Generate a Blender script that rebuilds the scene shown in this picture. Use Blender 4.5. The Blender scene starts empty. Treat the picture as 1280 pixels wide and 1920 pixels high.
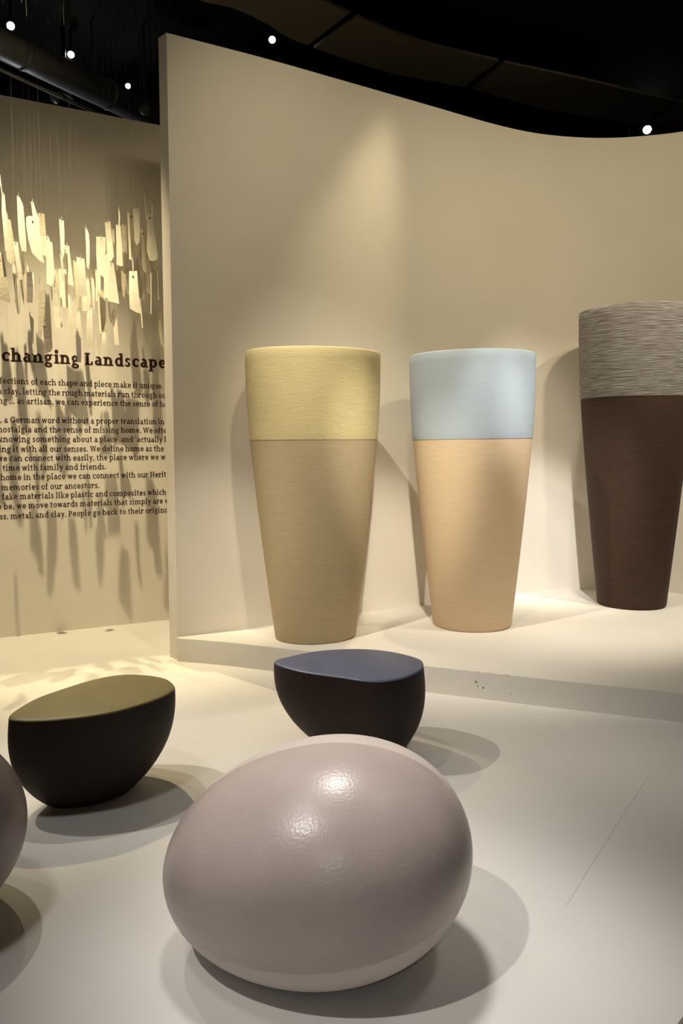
import bpy, bmesh, math, random
from mathutils import Vector, Matrix
random.seed(4)
SC = bpy.context.scene
COL = SC.collection
PI = math.pi

# ------------------------------------------------------------------ camera
cam_d = bpy.data.cameras.new('camera')
cam = bpy.data.objects.new('camera', cam_d)
COL.objects.link(cam)
cam_d.sensor_fit = 'VERTICAL'
cam_d.sensor_height = 36.0
cam_d.lens = 36.0 * 1500 / 1920
cam.location = (0, 0, 1.5)
cam.rotation_euler = (PI / 2 - math.atan(130 / 1500), 0, 0)
SC.camera = cam

# ------------------------------------------------------------------ world, exposure
w = bpy.data.worlds.new('world'); SC.world = w
w.use_nodes = True
w.node_tree.nodes['Background'].inputs[0].default_value = (1.0, 0.9, 0.8, 1)
w.node_tree.nodes['Background'].inputs[1].default_value = 0.004
SC.view_settings.view_transform = 'Standard'
SC.view_settings.look = 'None'
SC.view_settings.gamma = 1
SC.view_settings.exposure = 0.0
try: SC.view_settings.use_curve_mapping = False
except Exception: pass

WARM = (1.0, 0.83, 0.52); SOFT = (1.0, 0.90, 0.74); COOL = (1.0, 0.95, 0.93)
def spot(name, loc, target, power, angle, blend, color, radius=0.04):
    l = bpy.data.lights.new(name, 'SPOT')
    l.energy = power; l.spot_size = math.radians(angle); l.spot_blend = blend
    l.color = color; l.shadow_soft_size = radius
    o = bpy.data.objects.new(name, l); COL.objects.link(o)
    o.location = loc
    o.rotation_euler = (Vector(target) - Vector(loc)).to_track_quat('-Z', 'Y').to_euler()
    return o

# unseen spots: some read off shadows and highlights, the rest added to lift tones
YEL = (1.0, .84, .55); NEU = (1.0, .965, .92)
# over the hanging shards and the printed wall
spot('text_wall_spot', (-1.90, 5.08, 5.15), (-1.93, 5.89, .3), 960, 44, .75, WARM, .02)
spot('text_fill_spot', (-2.3, 3.0, 5.1), (-2.0, 6.4, 2.7), 80, 34, 1, YEL, .1)  # added fill that lifts the upper text wall
spot('shard_left_spot', (-2.95, 6.25, 5.15), (-1.9, 4.6, 0), 144, 40, .6, WARM, .015)
spot('shard_right_spot', (-2.32, 6.57, 5.15), (-1.15, 4.55, 0), 480, 40, .7, WARM, .015)
spot('backroom_fill', (-3.4, 9.5, 3.6), (-2.3, 7.3, 4.8), 45, 70, 1, (.9, .95, 1), .1)  # added dim spill so the duct reads grey
# wide washes added to lift the curved partition, and its streak spot
spot('wash_left_fill', (-.2, 3.0, 5.1), (.1, 6.1, 2.7), 32, 84, 1, YEL, .12)
spot('wash_right_fill', (2.6, 3.6, 5.1), (2.2, 7.2, 2.4), 278, 84, 1, YEL, .12)
spot('front_wash_fill', (.3, 3.2, 5.1), (.3, 6.3, 2.0), 188, 84, 1, YEL, .1)
spot('wall_streak_spot', (.80, 6.22, 5.0), (-.1, 5.75, 1.5), 275, 34, 1, WARM, .05)
# vase accents; the low and gap spots are fill added for the lower wall
spot('vase_two_spot', (1.45, 2.6, 5.0), (1.02, 5.42, 1.80), 630, 9, 1, (1, .97, .95), .05)
spot('vase_left_spot', (-1.0, 3.4, 5.1), (.9, 5.9, .4), 681, 40, .8, SOFT, .04)
spot('vase_three_spot', (3.6, 4.2, 5.1), (1.9, 6.6, .3), 699, 44, .8, SOFT, .04)
spot('low_one_fill', (.3, 1.2, 4.9), (.45, 6.35, .5), 1522, 13, 1, SOFT, .05)
spot('low_two_fill', (1.3, 1.6, 4.9), (1.72, 7.0, .6), 1686, 15, 1, (1, .96, .92), .05)
spot('low_left_fill', (-.95, 1.2, 4.9), (-.78, 5.6, .6), 620, 13, 1, SOFT, .05)
spot('gap_one_fill', (.35, 5.2, 5.1), (.42, 6.3, .5), 24, 26, .8, SOFT, .05)
spot('gap_two_fill', (1.75, 5.9, 5.1), (1.72, 6.95, .5), 384, 26, .8, SOFT, .05)
# stools and eggs on the floor
spot('key_left_spot', (-3.4, 3.9, 4.7), (-.55, 3.95, .2), 384, 34, .8, (1, .94, .84), .04)
spot('back_spot', (-2.4, 4.6, 5.1), (-.8, 3.2, 0), 190, 32, .8, (1, .95, .88), .03)
spot('egg_spot', (-.35, 3.2, 5.1), (.25, 2.12, .1), 588, 23, 1, (1, .95, .90), .3)
spot('stool_b_spot', (-1.2, 4.0, 5.1), (.3, 3.9, .1), 73, 26, .9, SOFT, .04)
spot('front_left_spot', (-2.1, .2, 4.9), (0, 2.2, .2), 414, 22, .9, NEU, .04)
spot('front_spot', (-.7, -4.27, 4.6), (0, 2.2, .3), 130, 14, .8, (.95, .97, 1), .02)
spot('left_floor_fill', (-2.9, 3.4, 5.1), (-1.9, 4.0, 0), 39, 28, .8, SOFT, .05)  # fill added to brighten the floor at left
spot('near_floor_spot', (-1.9, 1.6, 5.1), (-.9, 2.7, 0), 140, 40, 1, NEU, .3)
spot('floor_right_spot', (2.2, 2.2, 5.1), (1.3, 3.2, 0), 187, 44, 1, NEU, .3)
spot('vase_one_fill', (1.0, 2.0, 5.0), (-.15, 5.2, 1.3), 190, 17, 1, SOFT, .05)  # fill added to even out the first vase's darker side
spot('riser_fill', (1.5, -.6, 4.8), (1.15, 4.4, .1), 260, 24, 1, (1, .93, .82), .08)  # fill added from the front to brighten riser and floor

# ------------------------------------------------------------------ materials
def mat(name, color, rough=0.6, spec=0.3, bump=0.0, bscale=40, var=0.0, vscale=6, stretch=(1, 1, 1), coat=0.0,
        color2=None, metal=0.0, vdetail=4):
    m = bpy.data.materials.new(name); m.use_nodes = True
    nt = m.node_tree; b = nt.nodes['Principled BSDF']
    b.inputs['Base Color'].default_value = (*color, 1)
    b.inputs['Roughness'].default_value = rough
    b.inputs['Specular IOR Level'].default_value = spec
    b.inputs['Metallic'].default_value = metal
    if coat:
        b.inputs['Coat Weight'].default_value = coat
        b.inputs['Coat Roughness'].default_value = 0.14
    tc = nt.nodes.new('ShaderNodeTexCoord'); mp = nt.nodes.new('ShaderNodeMapping')
    mp.inputs['Scale'].default_value = stretch
    nt.links.new(tc.outputs['Object'], mp.inputs['Vector'])
    if var or color2:
        n = nt.nodes.new('ShaderNodeTexNoise'); n.inputs['Scale'].default_value = vscale
        n.inputs['Detail'].default_value = vdetail
        nt.links.new(mp.outputs[0], n.inputs['Vector'])
        r = nt.nodes.new('ShaderNodeValToRGB')
        c2 = color2 if color2 else tuple(c * (1 - var) for c in color)
        r.color_ramp.elements[0].position = 0.36; r.color_ramp.elements[0].color = (*c2, 1)
        r.color_ramp.elements[1].position = 0.64; r.color_ramp.elements[1].color = (*color, 1)
        nt.links.new(n.outputs['Fac'], r.inputs[0]); nt.links.new(r.outputs[0], b.inputs['Base Color'])
    if bump:
        n2 = nt.nodes.new('ShaderNodeTexNoise'); n2.inputs['Scale'].default_value = bscale
        n2.inputs['Detail'].default_value = 5
        nt.links.new(mp.outputs[0], n2.inputs['Vector'])
        bp = nt.nodes.new('ShaderNodeBump'); bp.inputs['Strength'].default_value = bump
        bp.inputs['Distance'].default_value = 0.01
        nt.links.new(n2.outputs['Fac'], bp.inputs['Height']); nt.links.new(bp.outputs[0], b.inputs['Normal'])
        if coat: nt.links.new(bp.outputs[0], b.inputs['Coat Normal'])
    return m
def emit(name, color, strength):
    m = bpy.data.materials.new(name); m.use_nodes = True; nt = m.node_tree
    b = nt.nodes['Principled BSDF']
    b.inputs['Base Color'].default_value = (0, 0, 0, 1)
    b.inputs['Emission Color'].default_value = (*color, 1)
    b.inputs['Emission Strength'].default_value = strength
    return m
M = {}
M['wall'] = mat('painted_wall', (0.79, 0.745, 0.66), 0.75, 0.2, 0.03, 60, 0.03, 2)
M['floor'] = mat('painted_floor', (0.75, 0.725, 0.68), 0.55, 0.25, 0.02, 80, 0.05, 1.5)
M['joint'] = mat('floor_joint', (0.66, 0.635, 0.59), 0.8, 0.1)
M['ink'] = mat('brown_vinyl', (0.042, 0.018, 0.012), 0.7, 0.2)
M['ceiling'] = mat('black_ceiling', (0.006, 0.006, 0.006), 0.9, 0.1)
M['panel'] = mat('dark_panel', (0.13, 0.11, 0.075), 0.35, 0.4)
M['dark'] = mat('dark_grey_paint', (0.10, 0.10, 0.10), 0.8, 0.2, var=0.3, vscale=1)
M['duct'] = mat('duct_metal', (0.13, 0.135, 0.14), 0.45, 0.5)
M['black'] = mat('black_metal', (0.008, 0.008, 0.008), 0.5, 0.3)
M['grey'] = mat('grey_metal', (0.13, 0.13, 0.12), 0.5, 0.4)
M['lamp'] = emit('lit_lamp', (1.0, 0.90, 0.75), 40)
M['nylon'] = mat('nylon_thread', (0.35, 0.32, 0.25), 0.4, 0.3)
M['nylon_dark'] = mat('dull_nylon_thread', (0.11, 0.105, 0.095), 0.4, 0.3)
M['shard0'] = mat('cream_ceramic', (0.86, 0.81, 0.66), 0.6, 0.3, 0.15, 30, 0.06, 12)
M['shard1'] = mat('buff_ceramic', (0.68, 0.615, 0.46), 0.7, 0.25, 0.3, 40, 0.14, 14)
M['shard2'] = mat('shaded_ceramic', (0.30, 0.26, 0.23), 0.75, 0.2, 0.25, 40, 0.12, 12)  # grey tone paints in the shade on shards turned from the lamp
M['hole'] = mat('hole_dark', (0.06, 0.04, 0.02), 0.9, 0.05)
GR = (1, 1, 9)
M['clay1'] = mat('ochre_clay', (0.52, 0.42, 0.265), 0.8, 0.2, 0.2, 40, 0.07, 9, GR)
M['band1'] = mat('straw_glaze', (0.72, 0.61, 0.335), 0.7, 0.25, 0.3, 30, 0.07, 8, GR)
M['clay2'] = mat('sand_clay', (0.62, 0.475, 0.315), 0.8, 0.2, 0.15, 40, 0.06, 9, GR)
M['band2'] = mat('pale_blue_glaze', (0.38, 0.445, 0.50), 0.7, 0.25, 0.12, 30, 0.04, 8, GR)
M['clay3'] = mat('umber_clay', (0.052, 0.029, 0.019), 0.7, 0.25, 0.15, 30, 0.2, 7, GR)
M['band3'] = mat('scored_grey_glaze', (0.31, 0.30, 0.295), 0.6, 0.3, 0.9, 7, 0, 7, (1, 1, 26), color2=(0.135, 0.105, 0.088), vdetail=6)
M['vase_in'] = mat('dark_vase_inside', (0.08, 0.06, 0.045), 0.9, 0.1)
M['umber'] = mat('umber_stoneware', (0.028, 0.018, 0.0145), 0.6, 0.2, 0.15, 60, 0.1, 8)
M['olive'] = mat('olive_glaze', (0.20, 0.16, 0.06), 0.42, 0.4, 0.06, 60, 0.15, 5)
M['blue'] = mat('slate_blue_glaze', (0.115, 0.14, 0.25), 0.4, 0.45, 0.06, 60, 0.2, 5)
M['egg'] = mat('mauve_glaze', (0.515, 0.42, 0.38), 0.35, 0.45, 0.10, 120, 0.08, 6, coat=0.2)
M['egg_lit'] = mat('mauve_glaze_lit', (0.66, 0.58, 0.53), 0.5, 0.3, 0.1, 60, 0.06, 5)  # paler copy of the egg glaze: back light and floor bounce painted in
M['egg2'] = mat('plum_glaze', (0.22, 0.17, 0.17), 0.42, 0.4, 0.2, 110, 0.08, 6, coat=0.14)
M['egg3'] = mat('dark_olive_glaze', (0.12, 0.095, 0.05), 0.4, 0.4, 0.08, 130, 0.08, 6)

# ------------------------------------------------------------------ helpers
def link_bm(name, bm, m, parent=None, smooth=True, loc=None):
    me = bpy.data.meshes.new(name); bm.normal_update(); bm.to_mesh(me); bm.free()
    if smooth:
        for p in me.polygons: p.use_smooth = True
    me.materials.append(m)
    o = bpy.data.objects.new(name, me); COL.objects.link(o)
    if parent: o.parent = parent
    if loc: o.location = loc
    return o
def thing(name, label, cat, loc=(0, 0, 0), rz=0.0, group=None):
    o = bpy.data.objects.new(name, None); COL.objects.link(o)
    o.location = loc; o.rotation_euler = (0, 0, rz); o.empty_display_size = 0.1
    o['label'] = label; o['category'] = cat
    if group: o['group'] = group
    return o
def struct(o): o['kind'] = 'structure'; return o
def prism(bm, pts, z0, z1):
    a = [bm.verts.new((x, y, z0)) for x, y in pts]; b = [bm.verts.new((x, y, z1)) for x, y in pts]
    n = len(pts); bm.faces.new(a[::-1]); bm.faces.new(b)
    for i in range(n): bm.faces.new((a[i], a[(i + 1) % n], b[(i + 1) % n], b[i]))
def box(bm, c, s, rot=None):
    r = bmesh.ops.create_cube(bm, size=1)
    mt = Matrix.Translation(c) @ (rot.to_4x4() if rot else Matrix.Identity(4)) @ Matrix.Diagonal((*s, 1))
    bmesh.ops.transform(bm, matrix=mt, verts=r['verts'])
def tube(bm, p, q, r0, r1=None, n=12, cap=True):
    p = Vector(p); q = Vector(q); d = (q - p); r1 = r0 if r1 is None else r1
    R = d.to_track_quat('Z', 'Y').to_matrix().to_4x4()
    v = bmesh.ops.create_cone(bm, cap_ends=cap, segments=n, radius1=r0, radius2=r1, depth=d.length)['verts']
    bmesh.ops.transform(bm, matrix=Matrix.Translation((p + q) / 2) @ R, verts=v)
def rings(bm, rs, cap0=True, cap1=True):
    vs = [[bm.verts.new(p) for p in r] for r in rs]
    n = len(vs[0])
    for a, b in zip(vs, vs[1:]):
        for i in range(n): bm.faces.new((a[i], a[(i + 1) % n], b[(i + 1) % n], b[i]))
    if cap0: bm.faces.new(vs[0][::-1])
    if cap1: bm.faces.new(vs[-1])
    return vs
def catmull(pts, sub=6, closed=False):
    out = []; n = len(pts); rng = range(n if closed else n - 1)
    for i in rng:
        g = lambda k: pts[k % n] if closed else pts[min(max(k, 0), n - 1)]
        p0, p1, p2, p3 = [Vector(g(i + k)) for k in (-1, 0, 1, 2)]
        for s in range(sub):
            t = s / sub
            out.append(0.5 * ((2 * p1) + (p2 - p0) * t + (2 * p0 - 5 * p1 + 4 * p2 - p3) * t * t + (3 * p1 - p0 - 3 * p2 + p3) * t ** 3))
    if not closed: out.append(Vector(pts[-1]))
    return out

# ------------------------------------------------------------------ setting
CEIL = 5.3
bm = bmesh.new(); prism(bm, [(-9, -5), (9, -5), (9, 12), (-9, 12)], -0.1, 0.0)
floor = struct(link_bm('floor', bm, M['floor'], smooth=False))
bm = bmesh.new()     # a filled panel joint running across the painted floor
j = [(1.385, 3.497), (1.103, 3.063), (.881, 2.721), (.736, 2.49)]
for (x0, y0), (x1, y1) in zip(j, j[1:]):
    prism(bm, [(x0 - .003, y0), (x0 + .003, y0), (x1 + .003, y1), (x1 - .003, y1)], -0.002, 0.0008)
link_bm('panel_joint', bm, M['joint'], floor, False)
bm = bmesh.new(); prism(bm, [(-9, -5), (9, -5), (9, 12), (-9, 12)], CEIL, CEIL + 0.1)
ceiling = struct(link_bm('ceiling', bm, M['ceiling'], smooth=False))
bm = bmesh.new(); prism(bm, [(-9, 11.9), (9, 11.9), (9, 12), (-9, 12)], 0, CEIL)
struct(link_bm('wall_back', bm, M['dark'], smooth=False))
bm = bmesh.new(); prism(bm, [(-9, -5), (-8.9, -5), (-8.9, 11.9), (-9, 11.9)], 0, CEIL)
struct(link_bm('wall_left', bm, M['dark'], smooth=False))
bm = bmesh.new(); prism(bm, [(8.9, -5), (9, -5), (9, 11.9), (8.9, 11.9)], 0, CEIL)
struct(link_bm('wall_right', bm, M['dark'], smooth=False))
bm = bmesh.new(); prism(bm, [(-8.9, -5), (8.9, -5), (8.9, -4.9), (-8.9, -4.9)], 0, CEIL)
struct(link_bm('wall_front', bm, M['dark'], smooth=False))

# curved partition behind the tall vases
WALL_H = 4.15
path = catmull([(-1.135, 5.44), (-0.55, 5.775), (0, 6.12), (0.72, 6.58), (1.25, 6.92), (1.62, 7.11), (1.945, 7.205), (2.28, 7.24),
                (2.59, 7.2), (2.92, 7.09), (3.4, 6.8), (4.0, 6.25), (4.5, 5.5)], 8)
pts = [(p.x, p.y) for p in path]
back = []
for i, p in enumerate(path):
    d = (path[min(i + 1, len(path) - 1)] - path[max(i - 1, 0)]).normalized()
    back.append((p.x - d.y * 0.12, p.y + d.x * 0.12))
back[0] = (-1.203, 5.505)
bm = bmesh.new()
for z0, z1 in ((0, WALL_H),):
    fr = [[bm.verts.new((x, y, z)) for x, y in pts] for z in (z0, z1)]
    bk = [[bm.verts.new((x, y, z)) for x, y in back] for z in (z0, z1)]
    for i in range(len(pts) - 1):
        bm.faces.new((fr[0][i], fr[0][i + 1], fr[1][i + 1], fr[1][i])).smooth = True
        bm.faces.new((bk[0][i + 1], bk[0][i], bk[1][i], bk[1][i + 1])).smooth = True
        bm.faces.new((fr[1][i], fr[1][i + 1], bk[1][i + 1], bk[1][i]))
    bm.faces.new((bk[0][0], fr[0][0], fr[1][0], bk[1][0]))
    bm.faces.new((fr[0][-1], bk[0][-1], bk[1][-1], fr[1][-1]))
bmesh.ops.recalc_face_normals(bm, faces=bm.faces); bm.normal_update()
for e in bm.edges:
    if len(e.link_faces) == 2 and e.calc_face_angle(0) > 0.6: e.smooth = False
part_wall = struct(link_bm('wall_curved', bm, M['wall'], smooth=True))
bm = bmesh.new()
edge = [(-1.130, 5.400), (-0.72, 5.272), (0.0, 4.96), (0.70, 4.635), (1.835, 4.19), (2.8, 3.85), (4.6, 3.3)]
edge = [(p.x, p.y) for p in catmull(edge, 5)]
inner = [p for p in pts]
prism(bm, edge + [(4.6, 5.5)] + inner[::-1][0:], 0, 0.16)
bmesh.ops.recalc_face_normals(bm, faces=bm.faces)
plat = struct(link_bm('platform', bm, M['floor'], smooth=False))
bm = bmesh.new()     # chipped paint along the platform edge
for x, ln in ((.735, .012), (.80, .02), (.845, .008), (.87, .012), (.96, .03), (1.02, .010), (1.06, .014), (1.12, .006)):
    box(bm, (x, 4.632 - (x - .7) * .392 + .006, 0.1603), (ln, .0035, .001), Matrix.Rotation(-.37, 3, 'Z'))
for x, z, ln in ((.79, .10, .014), (.80, .075, .006), (.83, .07, .010), (1.10, .09, .004), (.98, .05, .006)):
    box(bm, (x, 4.632 - (x - .7) * .392 - .0005, z), (ln, .003, .004), Matrix.Rotation(-.37, 3, 'Z'))
o = link_bm('scuff_marks', bm, M['hole'], plat, False); o['kind'] = 'stuff'

# flat partition carrying the printed text
A = Vector((-2.633, 6.064, 0)); D = Vector((.88, .476, 0)).normalized(); N = Vector((D.y, -D.x, 0))
TEXT_H = 4.05
bm = bmesh.new()
p0 = A - D * 3.0; p1 = A + D * 2.6
prism(bm, [(p0.x, p0.y), (p1.x, p1.y), (p1.x - N.x * .12, p1.y - N.y * .12), (p0.x - N.x * .12, p0.y - N.y * .12)], 0, TEXT_H)
bmesh.ops.recalc_face_normals(bm, faces=bm.faces)
text_wall = struct(link_bm('wall_text', bm, M['wall'], smooth=False))
# ------------------------------------------------------------------ slab-serif lettering (x-height = 1)
def R(x0, y0, x1, y1): return [[(x0, y0), (x1, y0), (x1, y1), (x0, y1)]]
def Q(*p): return [list(p)]
def ARC(cx, cy, rx, ry, a0, a1, wx, wy, n=10):
    out = []; ps = []
    for i in range(n + 1):
        a = math.radians(a0 + (a1 - a0) * i / n); c, s = math.cos(a), math.sin(a)
        ps.append(((cx + rx * c, cy + ry * s), (cx + (rx - wx) * c, cy + (ry - wy) * s)))
    for (o0, i0), (o1, i1) in zip(ps, ps[1:]): out.append([o0, o1, i1, i0])
    return out
def LN(x0, y0, x1, y1, w_):   # slanted stroke, horizontal width w_
    return [[(x0 - w_ / 2, y0), (x0 + w_ / 2, y0), (x1 + w_ / 2, y1), (x1 - w_ / 2, y1)]]
def DOT(cx, cy, r): return ARC(cx, cy, r, r, 0, 360, r * .999, r * .999, 10)
def glyph(c, w):
    s = .13 if w < .26 else .15; h = .15; hy = w * .62      # serif reach, serif thickness, thin stroke
    def st(x, y0, y1, lo=True, hi='l'):
        g = R(x, y0, x + w, y1)
        if lo: g += R(x - s, y0, x + w + s, y0 + h)
        if hi == 'l': g += Q((x - s, y1 - h * 1.15), (x + w * .3, y1 - h * 1.15), (x + w, y1), (x - s, y1 - .02))
        if hi == 'b': g += R(x - s, y1 - h, x + w + s, y1)
        return g
    if c == ' ': return [], .42
    if c in 'nhmu':
        W = 1.02
        def arch(x): return ARC(x + (W + 0) / 2 - .0, .56, W / 2, .46, 0, 158, w, hy) + R(x + W - w, 0, x + W, .58)
        if c == 'n': return st(.12, 0, 1) + arch(.12) + R(.12 + W - w - s, 0, .12 + W + s, h), 1.30
        if c == 'h': return st(.12, 0, 1.5) + arch(.12) + R(.12 + W - w - s, 0, .12 + W + s, h), 1.30
        if c == 'm':
            W = .92
            g = st(.12, 0, 1) + arch(.12) + R(.12 + W - w - s * .6, 0, .12 + W + s * .6, h)
            x = .12 + W - w
            return g + ARC(x + W / 2, .56, W / 2, .46, 0, 158, w, hy) + R(x + W - w, 0, x + W, .58) + R(x + W - w - s, 0, x + W + s, h), 1.98
        g = st(.10, .4, 1, False) + ARC(.10 + W / 2, .44, W / 2, .46, 200, 360, w, hy) + st(.10 + W - w, 0, 1, False)
        return g + R(.10 + W - w, 0, .10 + W + s, h), 1.28
    if c in 'bdpqco':
        W = 1.04
        if c == 'o': return ARC(.06 + W / 2, .5, W / 2, .52, 0, 360, w, hy, 20), 1.16
        if c == 'c': return ARC(.06 + W / 2, .5, W / 2, .52, 52, 318, w, hy, 16) + R(.06 + W * .72, .66, .06 + W * .92, .92), 1.02
        o_ = ARC(.10 + W / 2, .5, W / 2, .52, 0, 360, w, hy, 20)
        if c == 'b': return o_ + st(.10, 0, 1.5, False), 1.22
        if c == 'd': return o_ + st(.10 + W - w, 0, 1.5, False) + R(.10 + W - w, 0, .10 + W + s, h), 1.28
        if c == 'p': return o_ + st(.10, -.45, 1, True), 1.22
        return o_ + R(.10 + W - w, -.45, .10 + W, 1) + R(.10 + W - w - s, -.45, .10 + W + s, -.45 + h), 1.24
    if c == 'e':
        W = 1.0
        return ARC(.06 + W / 2, .5, W / 2, .52, 0, 318, w, hy, 18) + R(.06 + w * .8, .42, .06 + W, .42 + hy * .85), 1.10
    if c == 'a':
        return (ARC(.50, .62, .42, .40, 0, 140, w, hy) + R(.92 - w, 0, .92, .62) + R(.92 - w, 0, .92 + s, h)
                + ARC(.42, .30, .38, .32, 60, 330, w * .95, hy, 14) + Q((.5, .5), (.92 - w, .56), (.92 - w, .44), (.5, .5 + .12))), 1.08
    if c == 'g':
        return (ARC(.47, .63, .42, .38, 0, 360, w * .9, hy, 16) + R(.70, .84, 1.05, .84 + h) + LN(.28, .02, .30, .32, w * .7)
                + ARC(.50, -.18, .47, .30, 0, 360, w * .8, hy, 16)), 1.10
    if c == 's':
        return (ARC(.42, .73, .34, .29, 30, 250, w * .9, hy) + ARC(.42, .27, .36, .29, -150, 80, w * .9, hy)
                + Q((.26, .60), (.34, .66), (.66, .40), (.56, .34)) + R(.62, .70, .74, .96) + R(.07, .04, .19, .30)), .88
    if c == 'r': return st(.12, 0, 1) + ARC(.12 + .50, .52, .46, .48, 62, 160, w, hy * 1.2) + R(.66, .68, .86, .98), .92
    if c == 't': return R(.20, .22, .20 + w, 1.28) + R(.02, 1 - h, .72, 1) + ARC(.20 + .32, .26, .32, .28, 180, 300, w, hy), .78
    if c == 'f': return R(.18, 0, .18 + w, 1.15) + R(.02, 1 - h, .72, 1) + R(.18 - s, 0, .18 + w + s, h) + ARC(.18 + .36, 1.14, .36, .38, 60, 180, w, hy), .76
    if c == 'i': return st(.14, 0, 1) + DOT(.14 + w / 2, 1.32, w * .66), .64
    if c == 'l': return st(.14, 0, 1.5), .64
    if c == 'k': return st(.12, 0, 1.5) + Q((.12 + w, .46), (.12 + w + .14, .40), (1.0, 1), (.78, 1)) + Q((.52, .58), (.38, .44), (.84, 0), (1.10, 0)) + R(.66, 1 - h, 1.1, 1) + R(.76, 0, 1.18, h), 1.20
    if c == 'v': return LN(.22, 1, .56, 0, w * 1.05) + LN(.90, 1, .56, 0, w * .75) + R(.02, 1 - h, .46, 1) + R(.70, 1 - h, 1.08, 1), 1.10
    if c == 'y': return LN(.22, 1, .58, .02, w * 1.05) + LN(.92, 1, .42, -.45, w * .75) + R(.02, 1 - h, .46, 1) + R(.72, 1 - h, 1.10, 1) + R(.08, -.45, .44, -.45 + h), 1.12
    if c == 'w': return LN(.20, 1, .46, 0, w) + LN(.78, 1, .46, 0, w * .7) + LN(.78, 1, 1.06, 0, w) + LN(1.34, 1, 1.06, 0, w * .7) + R(.02, 1 - h, .42, 1) + R(1.14, 1 - h, 1.52, 1) + R(.62, 1 - h, .94, 1), 1.54
    if c == 'x': return LN(.22, 1, .86, 0, w) + LN(.84, 1, .24, 0, w * .75) + R(.04, 1 - h, .46, 1) + R(.64, 1 - h, 1.02, 1) + R(.04, 0, .42, h) + R(.64, 0, 1.06, h), 1.08
    if c == 'G': return ARC(.74, .68, .68, .70, 40, 340, w, hy, 20) + R(1.36 - w, 0.1, 1.36, .66) + R(.95, .66 - h, 1.36 + s, .66) + R(1.10, 1.02, 1.28, 1.34), 1.56
    if c == 'H': return st(.16, 0, 1.36, True, 'b') + st(1.30 - w, 0, 1.36, True, 'b') + R(.16, .62, 1.30, .62 + h), 1.50
    if c == 'P': return st(.16, 0, 1.36, True, None) + R(.16 - s, 1.36 - h, .66, 1.36) + R(.16, .56, .66, .56 + h) + ARC(.62, .96, .46, .40, -90, 90, w, hy), 1.18
    if c == 'L': return st(.16, 0, 1.36, True, 'b') + R(.16, 0, 1.02, h) + R(1.02 - w * .6, 0, 1.02, .42), 1.12
    if c == 'W': return LN(.24, 1.36, .58, 0, w) + LN(.98, 1.36, .58, 0, w * .7) + LN(.98, 1.36, 1.36, 0, w) + LN(1.72, 1.36, 1.36, 0, w * .7) + R(.02, 1.36 - h, .50, 1.36) + R(1.50, 1.36 - h, 1.94, 1.36), 1.92
    if c == '.': return DOT(.20, .12, w * .62), .44
    if c == ',': return DOT(.20, .12, w * .62) + Q((.12, .08), (.34, .08), (.20, -.24), (.08, -.24)), .44
    if c == "'": return DOT(.20, 1.36, w * .62) + Q((.12, 1.32), (.34, 1.32), (.20, 1.0), (.08, 1.0)), .44     # closing quote
    if c == '`': return DOT(.20, 1.10, w * .62) + Q((.06, 1.14), (.28, 1.14), (.34, 1.44), (.22, 1.44)), .44   # opening quote
    return [], .5
GAP = .10
def advance(txt, w): return sum(glyph(c, w)[1] + GAP for c in txt)
XW = Matrix((( D.x, 0, N.x, A.x), (D.y, 0, N.y, A.y), (0, 1, 0, 0), (0, 0, 0, 1)))   # (along wall, up, off wall) -> world
def put_text(txt, w, xh, z, s_of, first, s_first, last, s_last, per_letter=False):
    """Set one line so that the characters at index first / last start at the given distances along the wall."""
    a0 = advance(txt[:first], w); a1 = advance(txt[:last], w)
    k = (s_last - s_first) / (a1 - a0); x = s_first - a0 * k
    bm = bmesh.new(); made = 0
    for c in txt:
        polys, adv = glyph(c, w)
        if x > -0.35 and x < 1.62:
            for p in polys:
                q = [(x + px * k, z + py * xh) for px, py in p]
                lo = [bm.verts.new(XW @ Vector((a, b, 0.0004))) for a, b in q]
                up = [bm.verts.new(XW @ Vector((a, b, 0.0016))) for a, b in q]
                bm.faces.new(up); n = len(q)
                for i in range(n): bm.faces.new((lo[i], lo[(i + 1) % n], up[(i + 1) % n], up[i]))
            if per_letter and polys:
                bmesh.ops.recalc_face_normals(bm, faces=bm.faces)
                link_bm('letter', bm, M['ink'], text_wall, False); bm = bmesh.new()
        x += (adv + GAP) * k
    if not per_letter:
        link_bm('text_line', bm, M['ink'], text_wall, False)
    else: bm.free()
T = 'changing Landscape'
put_text(T, .36, .069, 2.113, None, 0, .082, len(T), 1.350, True)
LINES = [
 ("perfections of each shape and piece make it unique.", 1.945, 'of', .286, None, 1.316),
 ("in clay, letting the rough materials run through our", 1.868, 'clay', .093, ' our', 1.264),
 ("ng ... as artisan, we can experience the sense of home", 1.796, 'as', .182, 'of', 1.219),
 ("', a German word without a proper translation in", 1.652, 'a G', .085, None, 1.322),
 ("nostalgia and the sense of missing home. We often", 1.580, 'and', .296, 'We', 1.140),
 ("`knowing something about a place' and `actually being", 1.506, 'something', .284, 'and', .960),
 ("ing it with all our senses. We define home as the place", 1.430, 'it', .141, 'the', 1.226),
 ("we can connect with easily, the place where we would", 1.360, 'can', .114, 'where', 1.019),
 ("time with family and friends.", 1.287, 'time', .063, None, .839),
 ("home in the place we can connect with our Heritage", 1.215, 'home', .046, 'our', 1.085),
 ("memories of our ancestors.", 1.138, 'memories', .050, None, .781),
 ("f fake materials like plastic and composites which", 1.067, 'fake', .051, None, 1.326),
 ("to be, we move towards materials that simply are what", .994, 'be,', .061, 'are', 1.210),
 ("glass, metal, and clay. People go back to their origins,", .917, 'metal', .107, 'origins', 1.147),
]
for txt, z, a, sa, b, sb in LINES:
    put_text(txt, .265, .0325, z, None, txt.index(a), sa, len(txt) if b is None else txt.rindex(b), sb)

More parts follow.
